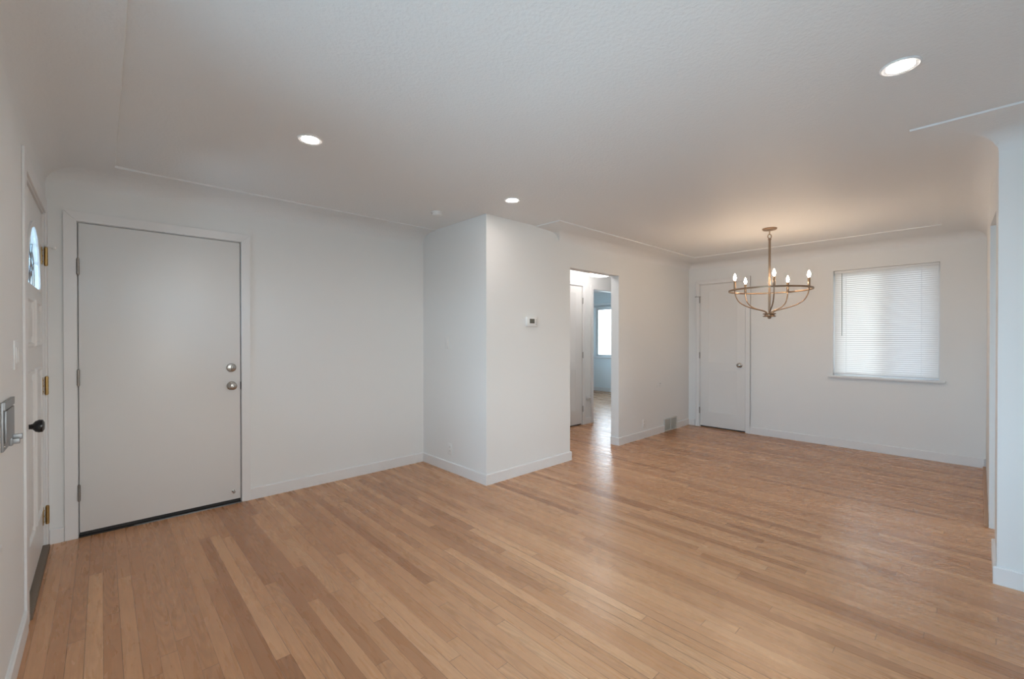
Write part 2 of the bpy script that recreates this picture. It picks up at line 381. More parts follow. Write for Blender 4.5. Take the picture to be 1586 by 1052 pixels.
# coved ceiling: flat field, a small step at the ridge line, then a shallow curve down to the walls
RL, RDW, RD, RTT, RF = 0.325, 0.247, 0.3056, 0.3042, 0.4928
def drop(t, r):
    if t <= 0: return 0.0
    t = min(t, r); d = 0.009+0.022*(t/r)**2
    q = 0.115; s = t-(r-q)
    if s > 0: d += 0.085*(1-math.sqrt(max(0, 1-(s/q)**2)))
    return d
def cz(x, y):
    ds = [drop((XL+RL)-x, RL), drop((YB+0.3)-y, 0.3)]
    if x < XO+0.03: ds.append(drop(y-(YD-RDW), RDW))
    ds.append(drop(x-(XF-RF), RF))
    a = drop(x-XC, XS-XC)
    ye = YE+(YR-YE)*min(1, max(0, (x-KX0)/(KX1-KX0)))
    if x > XC:
        ds.append(min(a, drop(y-(YT-RTT), RTT))); ds.append(min(a, drop((YR+RD)-y, YR+RD-ye)))
    if XL+RL+0.0008 < x < XL+RL+0.0045 and y > YB+0.3 and y < YD-RDW: return H+0.006
    return H-max(ds)
def samples(a, b, dense):
    s = {a, b}; x = a
    while x < b: s.add(round(x, 4)); x += 0.25
    for r0, r1 in dense:   # ridge at r0, wall at r1
        sg = 1 if r1 > r0 else -1
        s.add(round(r0-0.0008*sg, 5)); s.add(round(r0+0.0008*sg, 5))
        for k in range(1, 25):
            f = k/24; f = 1-(1-f)**1.9
            s.add(round(r0+(r1-r0)*f, 5))
    s = sorted(v for v in s if a-1e-6 <= v <= b+1e-6)
    return [v for i, v in enumerate(s) if i == 0 or v-s[i-1] > 0.0004]
xs = samples(XL, XF, [(KX0-0.002, KX0), (XL+RL+0.0040, XL+RL+0.0046), (XL+RL, XL), (XC, XS), (XF-RF, XF), (XO-0.001, XO)])
ys = samples(YB, YD, [(YB+0.3, YB), (YD-RDW, YD), (YT-RTT, YT), (YR+RD, YR), (YE+0.002, YE)])
bm = bmesh.new(); cache = {}
def cv(x, y):
    k = (x, y)
    if k not in cache: cache[k] = bm.verts.new((x, y, cz(x, y)))
    return cache[k]
for i in range(len(xs)-1):
    for j in range(len(ys)-1):
        xm, ym = (xs[i]+xs[i+1])/2, (ys[j]+ys[j+1])/2
        inside = (xm < XS and ym < YT) or (xm < XO and ym < YD) or (xm >= XS and YR < ym < YT) or (XS <= xm < KX1 and YE < ym < YT)
        if inside: bm.faces.new((cv(xs[i], ys[j]), cv(xs[i], ys[j+1]), cv(xs[i+1], ys[j+1]), cv(xs[i+1], ys[j])))
ce = obj('ceiling', bm, CEILM, None, False, False)
smooth_by_angle(ce.data, 28)
tag(ce, 'white textured ceiling with coved edges over the living and dining room', 'ceiling', None, 'structure')
struct('ceiling', B(XL-EXT, BED_X+EXT, -2.75, BED_Y+EXT, ROOF, ROOF+0.15), CEILM, 'roof deck above all rooms', 'ceiling')
struct('ceiling', B(XO+WALL_T, XF+EXT, YT+WALL_T, YH, H, H+0.05), CEILM, 'flat white hallway ceiling', 'ceiling')
struct('ceiling', B(4.3, BED_X, YH+WALL_T, BED_Y, H, H+0.05), CEILM, 'flat bedroom ceiling', 'ceiling')
struct('ceiling', B(XS+0.115, XF+0.05, -2.65, YR-0.115, H, H+0.05), CEILM, 'flat kitchen ceiling', 'ceiling')

# baseboards: local x along the wall, local -y towards the room
BH, BT = 0.094, 0.014
def base_profile(bm, x0, x1, m0=0, m1=0, t=BT):
    prof = [(0, 0), (-t, 0), (-t, BH-0.006), (-t+0.005, BH), (0, BH)]
    A = [bm.verts.new((x0+(-p[0] if m0 > 0 else (p[0] if m0 < 0 else 0)), p[0], p[1])) for p in prof]
    C = [bm.verts.new((x1+(p[0] if m1 > 0 else (-p[0] if m1 < 0 else 0)), p[0], p[1])) for p in prof]
    bm.faces.new(A); bm.faces.new(C[::-1])
    for i in range(5): bm.faces.new((A[i], A[(i+1) % 5], C[(i+1) % 5], C[i]))
def baseboard(name, origin, rz, segs, label):
    bm = bmesh.new()
    for s in segs: base_profile(bm, *s)
    bm.transform(Matrix.Translation(origin) @ Matrix.Rotation(rz, 4, 'Z'))
    return struct(name, bm, TRIM, label, 'baseboard')
baseboard('baseboard_far_left', (0, YD, 0), 0, [(XL, -0.1825, 1, 0), (0.8715, XO, 0, 1)], 'white baseboard along the wall of the slab door')
baseboard('baseboard_closet', (XO, 0, 0), -PI/2, [(-YD, -YT, 1, -1)], 'white baseboard under the outlet left of the projecting corner')
baseboard('baseboard_middle', (0, YT, 0), 0, [(XO, OX0, -1, -1), (OX1, 5.706, -1, 0), (6.072, XF, 0, 1)], 'white baseboard below the thermostat and along the dining wall')
baseboard('baseboard_opening', (OX0, 0, 0), PI/2, [(YT, YT+WALL_T, -1, 0)], 'short baseboard return on the left jamb of the hallway opening')
baseboard('baseboard_opening_right', (OX1, 0, 0), -PI/2, [(-YT-WALL_T, -YT, 0, -1)], 'short baseboard return on the right jamb of the hallway opening')
baseboard('baseboard_far', (XF, 0, 0), -PI/2, [(-YT, -2.9085, 1, 0), (-2.1515, -YR, 0, 1)], 'white baseboard below the blind covered window')
baseboard('baseboard_right', (XS, 0, 0), -PI/2, [(-YE, -YB, -1, 1)], 'bluish white baseboard of the wall at the right edge')
baseboard('baseboard_right_end', (0, YE, 0), PI, [(-KX0, -XS, 0, -1)], 'baseboard on the end face of the right wall')
baseboard('baseboard_left', (XL, 0, 0), PI/2, [(YB, 2.922, 1, 0)], 'white baseboard on the left wall before the front door')
baseboard('baseboard_back', (0, YB, 0), PI, [(-XS, -XL, 1, 1)], 'white baseboard behind the viewer')
baseboard('baseboard_hall', (0, YH, 0), 0, [(5.352, 5.495, 0, 0)], 'short white baseboard in the hallway beside the panel door')
baseboard('baseboard_bedroom', (BED_X, 0, 0), -PI/2, [(-BED_Y, -YH-WALL_T, 1, 1)], 'white baseboard under the bedroom window')
struct('trim_1', B(KX1, XF-BT, YR, YR+0.022, 0, 0.020, bev=0.004), OAK, 'bare oak shoe strip on the floor along the dining side wall', 'trim')

# ------------------------------------------------------------------ hardware builders, all in wall-local coordinates (x along, -y to viewer)
def knob(parent, x, z, m, name='door_knob', R0=0.028, black=False):
    prof = [(0.0325, 0.0), (0.0325, 0.006), (0.026, 0.011), (0.012, 0.014), (0.011, 0.030), (0.018, 0.036), (R0*0.94, 0.044), (R0, 0.052), (R0*0.95, 0.060), (R0*0.7, 0.066), (0, 0.068)]
    return obj(name, lathe(bmesh.new(), prof, 32, '-y', (x, 0, z)), m, parent)
def hinge(parent, x, z, m, h=0.10, y=-0.004, rad=0.0075, leaf=0.0):
    bm = bmesh.new(); seg = h/5
    for k in range(5):
        lathe(bm, [(rad, k*seg+0.0008), (rad, (k+1)*seg-0.0008)], 14, 'z', (x, y, z-h/2))
    lathe(bm, [(0, -0.006), (rad*0.8, -0.003), (rad*0.8, h+0.003), (0, h+0.006)], 12, 'z', (x, y, z-h/2))
    if leaf: box(bm, x-leaf, x+leaf, y+0.0035, y+0.006, z-h/2, z+h/2, bev=0.0006)
    return obj('hinge', bm, m, parent)
def casing(parent, x0, x1, top, w, th=0.016, zt=None, name='casing', bev=0.002):
    """x0..x1 inner edges; legs and head in one mitred frame"""
    bm = bmesh.new(); o = 0.004
    prof_out = w
    def leg(a, b, ta, tb):   # prism between inner edge a and outer edge b
        pts = [(a, 0), (b, 0), (b, top+prof_out), (a, top+o)]
        prism(bm, pts, -th, 0)
    leg(x0-o+0.0, x0-w, 0, 0); leg(x1+o, x1+w, 0, 0)
    prism(bm, [(x0-o, top+o), (x1+o, top+o), (x1+w, top+w), (x0-w, top+w)], -th, 0)
    # shallow raised outer band gives the stepped look
    c = obj(name, bm, TRIM, parent)
    md = c.modifiers.new('soft', 'BEVEL'); md.width = bev; md.segments = 2
    return c
def jamb(parent, x0, x1, top, depth, t=0.004, name='jamb', stop=None):
    bm = bmesh.new()
    if stop:
        box(bm, x0+t, x0+0.022, stop, stop+0.014, 0, top-t); box(bm, x1-0.022, x1-t, stop, stop+0.014, 0, top-t); box(bm, x0+0.022, x1-0.022, stop, stop+0.014, top-0.022, top-t)
    box(bm, x0, x0+t, 0.001, depth, 0, top); box(bm, x1-t, x1, 0.001, depth, 0, top); box(bm, x0+t, x1-t, 0.001, depth, top-t, top)
    return obj(name, bm, TRIM, parent)
def shaker_slab(parent, x0, x1, z0, z1, pans, y0=0.004, th=0.036):
    """slab with flat recessed panels; pans = list of (xa, xb, za, zb)"""
    bm = bmesh.new(); rec = 0.0045
    xs_ = sorted({x0, x1} | {p[i] for p in pans for i in (0, 1)}); zs_ = sorted({z0, z1} | {p[i] for p in pans for i in (2, 3)})
    for i in range(len(xs_)-1):
        for j in range(len(zs_)-1):
            xc, zc = (xs_[i]+xs_[i+1])/2, (zs_[j]+zs_[j+1])/2
            if any(p[0] < xc < p[1] and p[2] < zc < p[3] for p in pans): continue
            box(bm, xs_[i], xs_[i+1], y0, y0+th, zs_[j], zs_[j+1])
    bmesh.ops.remove_doubles(bm, verts=bm.verts, dist=1e-5)
    s = obj('door_slab', bm, DOORM, parent)
    for p in pans:
        q = bmesh.new(); s_ = 0.011
        o4 = [(p[0], p[2]), (p[1], p[2]), (p[1], p[3]), (p[0], p[3])]; i4 = [(p[0]+s_, p[2]+s_), (p[1]-s_, p[2]+s_), (p[1]-s_, p[3]-s_), (p[0]+s_, p[3]-s_)]
        A = [q.verts.new((a, y0+0.001, b)) for a, b in o4]; C = [q.verts.new((a, y0+rec, b)) for a, b in i4]
        D = [q.verts.new((a, y0+th-0.001, b)) for a, b in o4]
        for k in range(4):
            q.faces.new((A[k], A[(k+1) % 4], C[(k+1) % 4], C[k])); q.faces.new((A[k], D[k], D[(k+1) % 4], A[(k+1) % 4]))
        q.faces.new(C); q.faces.new(D[::-1])
        obj('door_panel', q, DOORM, s)
    return s

# ------------------------------------------------------------------ door_1: plain slab door on the left
d = thing('door_1', 'plain white slab door with a deadbolt above a round knob', 'door', (0, YD, 0), 0, None, 'structure')
casing(d, -0.1136, 0.8124, 2.0785, 0.067, 0.016)
jamb(d, CD[0], CD[1], CD[3], WALL_T, 0.004, stop=0.036)
obj('door_slab', B(-0.1105, 0.8085, -0.006, 0.034, 0.034, 2.0745, bev=0.0015), DOORM, d)
for z in (1.785, 1.056, 0.299): hinge(d, -0.1125, z, PAINTM, 0.102, -0.021, 0.0075, 0.0)
db = obj('deadbolt', lathe(bmesh.new(), [(0.034, 0.006), (0.034, 0.012), (0.031, 0.018), (0.022, 0.021), (0.0, 0.021)], 32, '-y', (0.747, 0, 1.081)), NICKEL, d)
tt = B(0.743, 0.751, -0.038, -0.020, 1.064, 1.098, bev=0.0025); obj('thumb_turn', tt, NICKEL, db)
bm = bmesh.new(); lathe(bm, [(0.034, 0.006), (0.034, 0.011), (0.028, 0.016), (0.013, 0.019), (0.012, 0.032), (0.022, 0.040), (0.029, 0.049), (0.030, 0.056), (0.028, 0.063), (0.020, 0.068), (0.009, 0.069), (0.008, 0.066), (0, 0.066)], 36, '-y', (0.749, 0, 0.938))
kb = obj('door_knob', bm, NICKEL, d); obj('lock_button', lathe(bmesh.new(), [(0.005, 0.066), (0.005, 0.073), (0, 0.074)], 12, '-y', (0.749, 0, 0.938)), NICKEL, kb)
bm = bmesh.new(); lathe(bm, [(0.011, 0.006), (0.011, 0.010), (0.005, 0.012), (0.005, 0.030), (0.009, 0.031), (0.010, 0.040), (0.006, 0.043), (0, 0.043)], 16, '-y', (0.758, 0, 0.100))
obj('door_stop', bm, NICKEL, d)
bm = bmesh.new(); box(bm, -0.114, 0.812, -0.010, 0.05, 0.0, 0.010, bev=0.002)
obj('threshold', bm, DARK, d)
obj('threshold_edge', B(0.16, 0.812, -0.020, -0.010, 0.0, 0.006, bev=0.002), GALV, d)
obj('door_sweep', B(-0.110, 0.808, -0.0035, 0.030, 0.0135, 0.0335), DARK, d)
obj('strike_plate', B(0.8100, 0.8118, -0.016, 0.004, 0.905, 0.965), SLOT, d)

# ------------------------------------------------------------------ door_2: closet door in the dining wall
def panel_door(name, label, loc, rz, x0, x1, top, knob_x, hinge_x, cas, pl, pr, deco=True):
    d = thing(name, label, 'door', loc, rz, None, 'structure')
    casing(d, x0-0.004, x1+0.004, top+0.004, cas, 0.016)
    bm = bmesh.new()   # raised outer band of the casing
    for a, b in ((x0-cas-0.004, x0-cas+0.012), (x1+cas-0.012, x1+cas+0.004)): prism(bm, [(a, 0), (b, 0), (b, top+cas-0.008), (a, top+cas-0.008)], -0.022, 0)
    prism(bm, [(x0-cas-0.004, top+cas-0.008), (x1+cas+0.004, top+cas-0.008), (x1+cas+0.004, top+cas+0.008), (x0-cas-0.004, top+cas+0.008)], -0.022, 0)
    obj('back_band', bm, TRIM, d)
    jamb(d, x0-0.005, x1+0.005, top+0.005, WALL_T, 0.003, stop=0.041)
    shaker_slab(d, x0, x1, 0.018, top, [(pl, pr, 0.231, 0.838), (pl, pr, 0.955, top-0.105)], 0.003)
    for z in (1.868, 1.052, 0.243): hinge(d, hinge_x, z, PAINTM, 0.085, -0.020, 0.0062)
    if knob_x is not None: knob(d, knob_x, 0.928, NICKEL)
    obj('gap_shade_block', B(x0+0.001, x1-0.001, 0.012, 0.035, 0.001, 0.017), DARK, d)  # dark block fills the gap under the slab in place of its shade
    return d
d2 = panel_door('door_2', 'white two panel closet door left of the blind covered window', (XF, 0, 0), -PI/2, -2.829, -2.210, 2.088, -2.277, -2.832, 0.064, -2.708, -2.318)
def pin_stop(parent, x, y, z, sgn, m):
    bm = bmesh.new()
    tube(bm, [(x, y, z), (x-0.01*sgn, y-0.012, z), (x-0.045*sgn, y-0.026, z)], 0.003, 8)
    lathe(bm, [(0, -0.006), (0.008, -0.005), (0.008, 0.005), (0, 0.006)], 14, 'z', (x-0.048*sgn, y-0.028, z))
    lathe(bm, [(0.008, -0.004), (0.008, 0.004)], 14, 'z', (x, y, z))
    tube(bm, [(x, y, z), (x+0.022*sgn, y-0.010, z)], 0.003, 8)
    obj('hinge_pin_stop', bm, m, parent)
pin_stop(d2, -2.832, -0.020, 1.915, 1, PAINTM)

# ------------------------------------------------------------------ door_4: hallway door
panel_door('door_3', 'white two panel door in the hallway, seen through the opening', (0, YH, 0), 0, 4.665, 5.280, 2.082, None, 5.283, 0.064, 4.805, 5.140)
# bedroom doorway, open
d = thing('door_4', 'open bedroom doorway with white casing at the end of the hallway view', 'doorway', (0, YH, 0), 0, None, 'structure')
casing(d, BD[0], BD[1], BD[3]-0.003, 0.062, 0.016); jamb(d, BD[0], BD[1], BD[3], WALL_T, 0.004)

# ------------------------------------------------------------------ door_5: the front door (left wall). local x = world y, local -y = world +x
d = thing('door_5', 'white front door with a fan shaped glass, brass hinges and black knob', 'door', (XL, 0, 0), PI/2, None, 'structure')
casing(d, FD[0], FD[1], FD[3], 0.090, 0.010)
jamb(d, FD[0], FD[1], FD[3], EXT, 0.004, stop=0.053)
a, b_, zb, zt = 3.022, 3.968, 0.045, 2.082
cxf, rx_, rz_, zf = 3.480, 0.300, 0.325, 1.60
y0, y1 = 0.010, 0.052
bm = B(a, b_, y0, y1, zb, zf)
arc = [(cxf-rx_*math.cos(PI*k/32), zf+rz_*math.sin(PI*k/32)) for k in range(33)]
prism(bm, [(a, zf)]+arc+[(b_, zf), (b_, zt), (a, zt)], y0, y1)
bmesh.ops.remove_doubles(bm, verts=bm.verts, dist=1e-5)
slab = obj('door_slab', bm, DOORM, d)
fr_in = [(cxf-(rx_-0.012)*math.cos(PI*k/32), zf+0.012+(rz_-0.024)*math.sin(PI*k/32)) for k in range(33)]
fr_out = [(cxf-(rx_+0.018)*math.cos(PI*k/32), zf+(rz_+0.018)*math.sin(PI*k/32)) for k in range(33)]
bm = bmesh.new()
prism(bm, [(cxf-rx_-0.018, zf-0.018), ]+fr_out+[(cxf+rx_+0.018, zf-0.018)]+[(cxf+rx_-0.012, zf+0.006)]+fr_in[::-1]+[(cxf-rx_+0.012, zf+0.006)], y0-0.008, y0)
obj('fanlight_frame', bm, TRIM, slab)
bm = bmesh.new(); prism(bm, arc, 0.030, 0.034); fan = obj('fanlight_glass', bm, LEADG, slab)
bm = bmesh.new()
def came(pts): tube(bm, [(p[0], 0.028, p[1]) for p in pts], 0.0045, 6)
for k in (5, 9, 16, 23, 27):
    an = PI*k/32; came([(cxf-0.06*math.cos(an), zf+0.06*math.sin(an)), (cxf-(rx_-0.004)*math.cos(an), zf+(rz_-0.004)*math.sin(an))])
came([(cxf-0.06*math.cos(PI*k/12), zf+0.06*math.sin(PI*k/12)) for k in range(13)])
for s in (-1, 1):
    came([(cxf+s*0.17+0.10*math.cos(PI*k/12), zf+0.20*math.sin(PI*k/12)) for k in range(13)])
came([(cxf-(rx_*0.62)*math.cos(PI*k/16), zf+rz_*0.62*math.sin(PI*k/16)) for k in range(17)])
obj('fanlight_came', bm, GALV, fan)
def raised_panel(x0, x1, z0, z1):
    bm = bmesh.new()
    loops = [(0, 0.0), (0.006, -0.009), (0.018, -0.009), (0.028, 0.002), (0.045, 0.002), (0.060, -0.005)]
    prev = None
    for ins, dy in loops:
        L4 = [bm.verts.new((u, y0+dy-0.0005, v)) for u, v in ((x0+ins, z0+ins), (x1-ins, z0+ins), (x1-ins, z1-ins), (x0+ins, z1-ins))]
        if prev:
            for k in range(4): bm.faces.new((prev[k], prev[(k+1) % 4], L4[(k+1) % 4], L4[k]))
        prev = L4
    bm.faces.new(prev); obj('door_panel', bm, DOORM, slab)
for (xa, xb) in ((3.130, 3.430), (3.530, 3.830)):
    raised_panel(xa, xb, 1.27, 1.53); raised_panel(xa, xb, 0.28, 1.15)
for z, m in ((1.823, BRASS), (1.021, BRASS), (0.217, BRASS)):
    h = hinge(d, 3.966, z, m, 0.108, -0.008, 0.009, 0.0)
    bm = bmesh.new(); box(bm, 3.925, 3.958, 0.006, 0.0098, z-0.052, z+0.052, bev=0.001)
    for zz in (-0.035, 0, 0.035): lathe(bm, [(0.005, -0.006), (0.004, -0.003), (0, -0.003)], 10, '-y', (3.940, 0, z+zz))
    obj('hinge_leaf', bm, m, h)
bm = bmesh.new(); tube(bm, [(3.945, -0.012, 1.888), (3.966, -0.020, 1.888), (4.000, -0.034, 1.888)], 0.0035, 8)
lathe(bm, [(0, -0.008), (0.010, -0.007), (0.011, 0.0), (0.010, 0.007), (0, 0.008)], 16, 'z', (4.004, -0.040, 1.886)); lathe(bm, [(0.010, -0.005), (0.010, 0.005)], 16, 'z', (3.966, -0.010, 1.888))
obj('hinge_pin_stop', bm, PLAST, d)
bm = bmesh.new(); lathe(bm, [(0.028, -0.020), (0.028, -0.012), (0.014, 0.0), (0.011, 0.018), (0.013, 0.026), (0.026, 0.036), (0.031, 0.048), (0.029, 0.060), (0.018, 0.066), (0, 0.067)], 32, '-y', (3.085, 0.010, 0.895)); obj('door_knob', bm, BLACK, d)
bm = bmesh.new(); lathe(bm, [(0.015, -0.020), (0.015, -0.006), (0.012, -0.003), (0, -0.003)], 20, '-y', (3.085, 0.010, 1.043)); obj('deadbolt', bm, BLACK, d)
bm = B(FD[0]+0.005, FD[1]-0.005, -0.018, 0.10, 0.0, 0.030, bev=0.003); obj('threshold', bm, WOODT, d)
obj('door_sweep', B(a, b_, 0.016, 0.020, 0.031, 0.060), DOORM, d)

# ------------------------------------------------------------------ windows
def sash(parent, x0, x1, z0, z1, y, w=0.035, th=0.03, name='sash', gm=GLASS):
    bm = bmesh.new()
    box(bm, x0, x0+w, y, y+th, z0, z1); box(bm, x1-w, x1, y, y+th, z0, z1); box(bm, x0+w, x1-w, y, y+th, z0, z0+w); box(bm, x0+w, x1-w, y, y+th, z1-w, z1)
    s = obj(name, bm, VINYL, parent)
    obj('glass', B(x0+w, x1-w, y+th/2-0.002, y+th/2+0.002, z0+w, z1-w), gm, s)
    return s
def window(name, label, loc, rz, hole, depth=EXT, split=2, sill=True, screen=None):
    w = thing(name, label, 'window', loc, rz, None, 'structure'); x0, x1, z0, z1 = hole
    fy = depth-0.075
    bm = bmesh.new(); f = 0.022
    box(bm, x0, x0+f, fy, depth, z0, z1); box(bm, x1-f, x1, fy, depth, z0, z1); box(bm, x0+f, x1-f, fy, depth, z0, z0+f); box(bm, x0+f, x1-f, fy, depth, z1-f, z1)
    obj('window_frame', bm, VINYL, w)
    n = split; wd = (x1-x0-2*f)/n
    for k in range(n):
        yy = fy+0.008+(0.030 if k % 2 else 0)
        sash(w, x0+f+wd*k-(0.015 if k else 0), x0+f+wd*(k+1)+(0.015 if k < n-1 else 0), z0+f, z1-f, yy, gm=GLASS)
    if screen:
        obj('insect_screen', B(screen[0], screen[1], depth-0.004, depth-0.002, z0+f, z1-f), SCREEN, w)
    if sill:
        obj('window_sill', B(x0-0.045, x1+0.045, -0.045, 0.0, z0-0.022, z0, bev=0.004), TRIM, w)
        obj('sill_apron', B(x0-0.02, x1+0.02, -0.012, 0.0, z0-0.034, z0-0.022, bev=0.002), TRIM, w)
        obj('sill_board', B(x0, x1, 0.0, fy, z0-0.002, z0+0.003), TRIM, w)
    return w
W1 = (-WD[1], -WD[0], WD[2], WD[3])
window('window_1', 'dining window behind the closed white blind, with a thin sill', (XF, 0, 0), -PI/2, W1, screen=(-0.765, -WD[0]-0.02))
window('window_2', 'bright bedroom window seen through the hallway', (BED_X, 0, 0), -PI/2, (-WBED[1], -WBED[0], WBED[2], WBED[3]))
window('window_3', 'unseen wide living room window behind the viewer', (XL, 0, 0), PI/2, WL, split=3)  # unseen, inferred from bluish daylight on the right wall, sized to light the room
window('window_4', 'added unseen window in the wall behind the viewer', (0, YB, 0), PI, (-WB[1], -WB[0], WB[2], WB[3]))  # unseen, placed and sized to light the slab door wall
window('window_5', 'added unseen side window of the bedroom', (0, BED_Y, 0), 0, (6.2, 8.2, 0.85, 2.05))  # unseen window added to bring daylight into the bedroom
window('window_6', 'added unseen kitchen window', (0, -2.65, 0), PI, (-5.6, -3.9, 0.9, 2.05), depth=0.10)  # unseen window added to light the kitchen opening
portal('window_light_left', (XL-EXT-0.02, (WL[0]+WL[1])/2, (WL[2]+WL[3])/2), (1, 0, 0), WL[1]-WL[0], WL[3]-WL[2])
portal('window_light_back', ((WB[0]+WB[1])/2, YB-EXT-0.02, (WB[2]+WB[3])/2), (0, 1, 0), WB[1]-WB[0], WB[3]-WB[2])  # portal of the added back window
portal('window_light_dining', (XF+EXT+0.02, (WD[0]+WD[1])/2, (WD[2]+WD[3])/2), (-1, 0, 0), WD[1]-WD[0], WD[3]-WD[2])
portal('window_light_bedroom', (BED_X+EXT+0.02, (WBED[0]+WBED[1])/2, (WBED[2]+WBED[3])/2), (-1, 0, 0), WBED[1]-WBED[0], WBED[3]-WBED[2])
portal('window_light_bedroom_side', (7.2, BED_Y+EXT+0.02, 1.45), (0, -1, 0), 2.0, 1.2)  # portal of the added bedroom side window
portal('window_light_kitchen', (4.75, -2.77, 1.475), (0, 1, 0), 1.7, 1.15)  # portal of the added kitchen window
portal('window_light_door', (XL-EXT-0.02, cxf, zf+rz_/2), (1, 0, 0), 2*rx_, rz_)

# blind in the dining window (a thing of its own), local x along the wall
bl = thing('window_blind', 'closed white slatted blind with a hanging wand in the dining window', 'blind', (XF, 0, 0), -PI/2)
bx0, bx1 = W1[0]+0.008, W1[1]-0.004; byc = 0.032
obj('headrail', B(bx0, bx1, byc-0.014, byc+0.014, WD[3]-0.030, WD[3]-0.002, bev=0.002), VINYL, bl)
bm = bmesh.new(); nsl = 52; zt_, zb_ = WD[3]-0.040, WD[2]+0.052
for k in range(nsl):
    z = zt_-(zt_-zb_)*k/(nsl-1)
    pr = []
    for q in range(6):
        s = -0.0138+0.0276*q/5; cv_ = 0.0022*(1-(s/0.0138)**2)
        an = R(66); yy = s*math.cos(an)-cv_*math.sin(an); zz = s*math.sin(an)+cv_*math.cos(an)
        pr.append((byc-yy*-1, z+zz))
    A = [bm.verts.new((bx0+0.004, p[0], p[1])) for p in pr]; C = [bm.verts.new((bx1-0.004, p[0], p[1])) for p in pr]
    for q in range(5): bm.faces.new((A[q], A[q+1], C[q+1], C[q]))
obj('slats', bm, BLINDM, bl, True, False)
obj('bottom_rail', B(bx0+0.002, bx1-0.002, byc-0.011, byc+0.011, WD[2]+0.018, WD[2]+0.036, bev=0.003), VINYL, bl)
for xx in (bx0+0.115, bx1-0.140, (bx0+bx1)/2-0.02)[:2]:
    obj('ladder_cord', tube(bmesh.new(), [(xx, byc-0.0135, WD[2]+0.03), (xx, byc-0.0135, WD[3]-0.03)], 0.0014, 6), VINYL, bl)
obj('tilt_wand', tube(bmesh.new(), [(bx0+0.075, byc-0.022, WD[3]-0.035), (bx0+0.076, byc-0.024, WD[3]-0.30), (bx0+0.077, byc-0.024, 1.335)], 0.0036, 8), tr := plain('clear_wand', (0.42, 0.43, 0.42), 0.2), bl)
# raised blind in the bedroom window
bb = thing('window_blind', 'blind drawn up to a narrow stack above the bedroom window', 'blind', (BED_X, 0, 0), -PI/2)
obj('headrail', B(-6.58, -5.42, -0.045, -0.005, 2.10, 2.145, bev=0.003), VINYL, bb)
bm = bmesh.new()
for k in range(6): box(bm, -6.57, -5.43, -0.042, -0.008, 2.052+k*0.007, 2.056+k*0.007)
obj('slats', bm, VINYL, bb)

# ------------------------------------------------------------------ ceiling fixtures
def recessed(x, y, label):
    t = thing('recessed_light', label, 'ceiling light', (x, y, H), 0, 'recessed lights in the ceiling')
    obj('trim_ring', lathe(bmesh.new(), [(0.046, -0.003), (0.060, -0.006), (0.066, -0.003), (0.066, 0.0), (0.046, 0.0), (0.046, -0.003)], 48), VINYL, t)
    obj('lens', lathe(bmesh.new(), [(0, -0.0035), (0.0455, -0.0030), (0.0455, 0.0), (0, 0.0)], 40), LENS, t)
    return t
recessed(0.851, 2.549, 'lit recessed light nearest the slab door')
recessed(2.410, 2.569, 'lit recessed light just before the projecting wall corner')
recessed(2.374, 0.224, 'lit recessed light near the right edge of the ceiling')
t = thing('smoke_detector', 'small round white smoke detector on the ceiling left of the projecting corner', 'smoke detector', (2.162, 3.273, H))
obj('cover', lathe(bmesh.new(), [(0, -0.030), (0.030, -0.029), (0.044, -0.024), (0.048, -0.014), (0.050, -0.010), (0.050, 0.0), (0, 0)], 36), PLAST, t)
obj('base_ring', lathe(bmesh.new(), [(0.051, -0.008), (0.055, -0.007), (0.055, 0), (0.051, 0), (0.051, -0.008)], 36), PLAST, t)
# hallway drum light
def flush_light(x, y, label):
    t = thing('flush_light', label, 'ceiling light', (x, y, H), 0, 'flush lights along the hallway')
    obj('pan', lathe(bmesh.new(), [(0, -0.03), (0.155, -0.03), (0.16, 0), (0, 0)], 40), VINYL, t)
    obj('glass_shade', lathe(bmesh.new(), [(0, -0.240), (0.10, -0.236), (0.150, -0.222), (0.160, -0.19), (0.160, -0.031), (0, -0.031)], 40), DRUM, t)
flush_light(5.19, 3.69, 'lit round flush light at the top of the hallway opening')
flush_light(3.85, 3.40, 'added unseen flush light further left in the hallway, behind the wall')  # unseen second fitting added to brighten the hallway

# ------------------------------------------------------------------ chandelier
CX, CY = 4.947, 1.460
t = thing('chandelier', 'bronze ring chandelier with five lit candle bulbs in the dining room', 'chandelier', (CX, CY, 0))
obj('canopy', lathe(bmesh.new(), [(0, H-0.024), (0.020, H-0.024), (0.060, H-0.016), (0.066, H-0.008), (0.066, H), (0, H)], 40), BRONZE, t)
bm = bmesh.new(); tube(bm, [(0, 0, H-0.022), (0, 0, H-0.060)], 0.005, 10)
obj('hanging_rod', bm, BRONZE, t)
va, vb = math.cos(YAW), -math.sin(YAW)
obj('loop', tube(bmesh.new(), [(va*0.018*math.cos(2*PI*k/24), vb*0.018*math.cos(2*PI*k/24), 2.341+0.021*math.sin(2*PI*k/24)) for k in range(24)], 0.0042, 10, True), BRONZE, t)
obj('stem', lathe(bmesh.new(), [(0, 1.555), (0.0105, 1.555), (0.0105, 2.302), (0.014, 2.304), (0.014, 2.318), (0.006, 2.322), (0, 2.322)], 20), BRONZE, t)
hub = obj('hub', lathe(bmesh.new(), [(0, 1.526), (0.055, 1.526), (0.060, 1.530), (0.056, 1.535), (0.045, 1.538), (0.045, 1.549), (0.058, 1.552), (0.060, 1.557), (0.056, 1.561), (0, 1.561)], 36), BRONZE, t)
obj('finial', lathe(bmesh.new(), [(0, 1.505), (0.010, 1.507), (0.017, 1.515), (0.017, 1.522), (0.010, 1.527), (0, 1.527)], 20), BRONZE, hub)
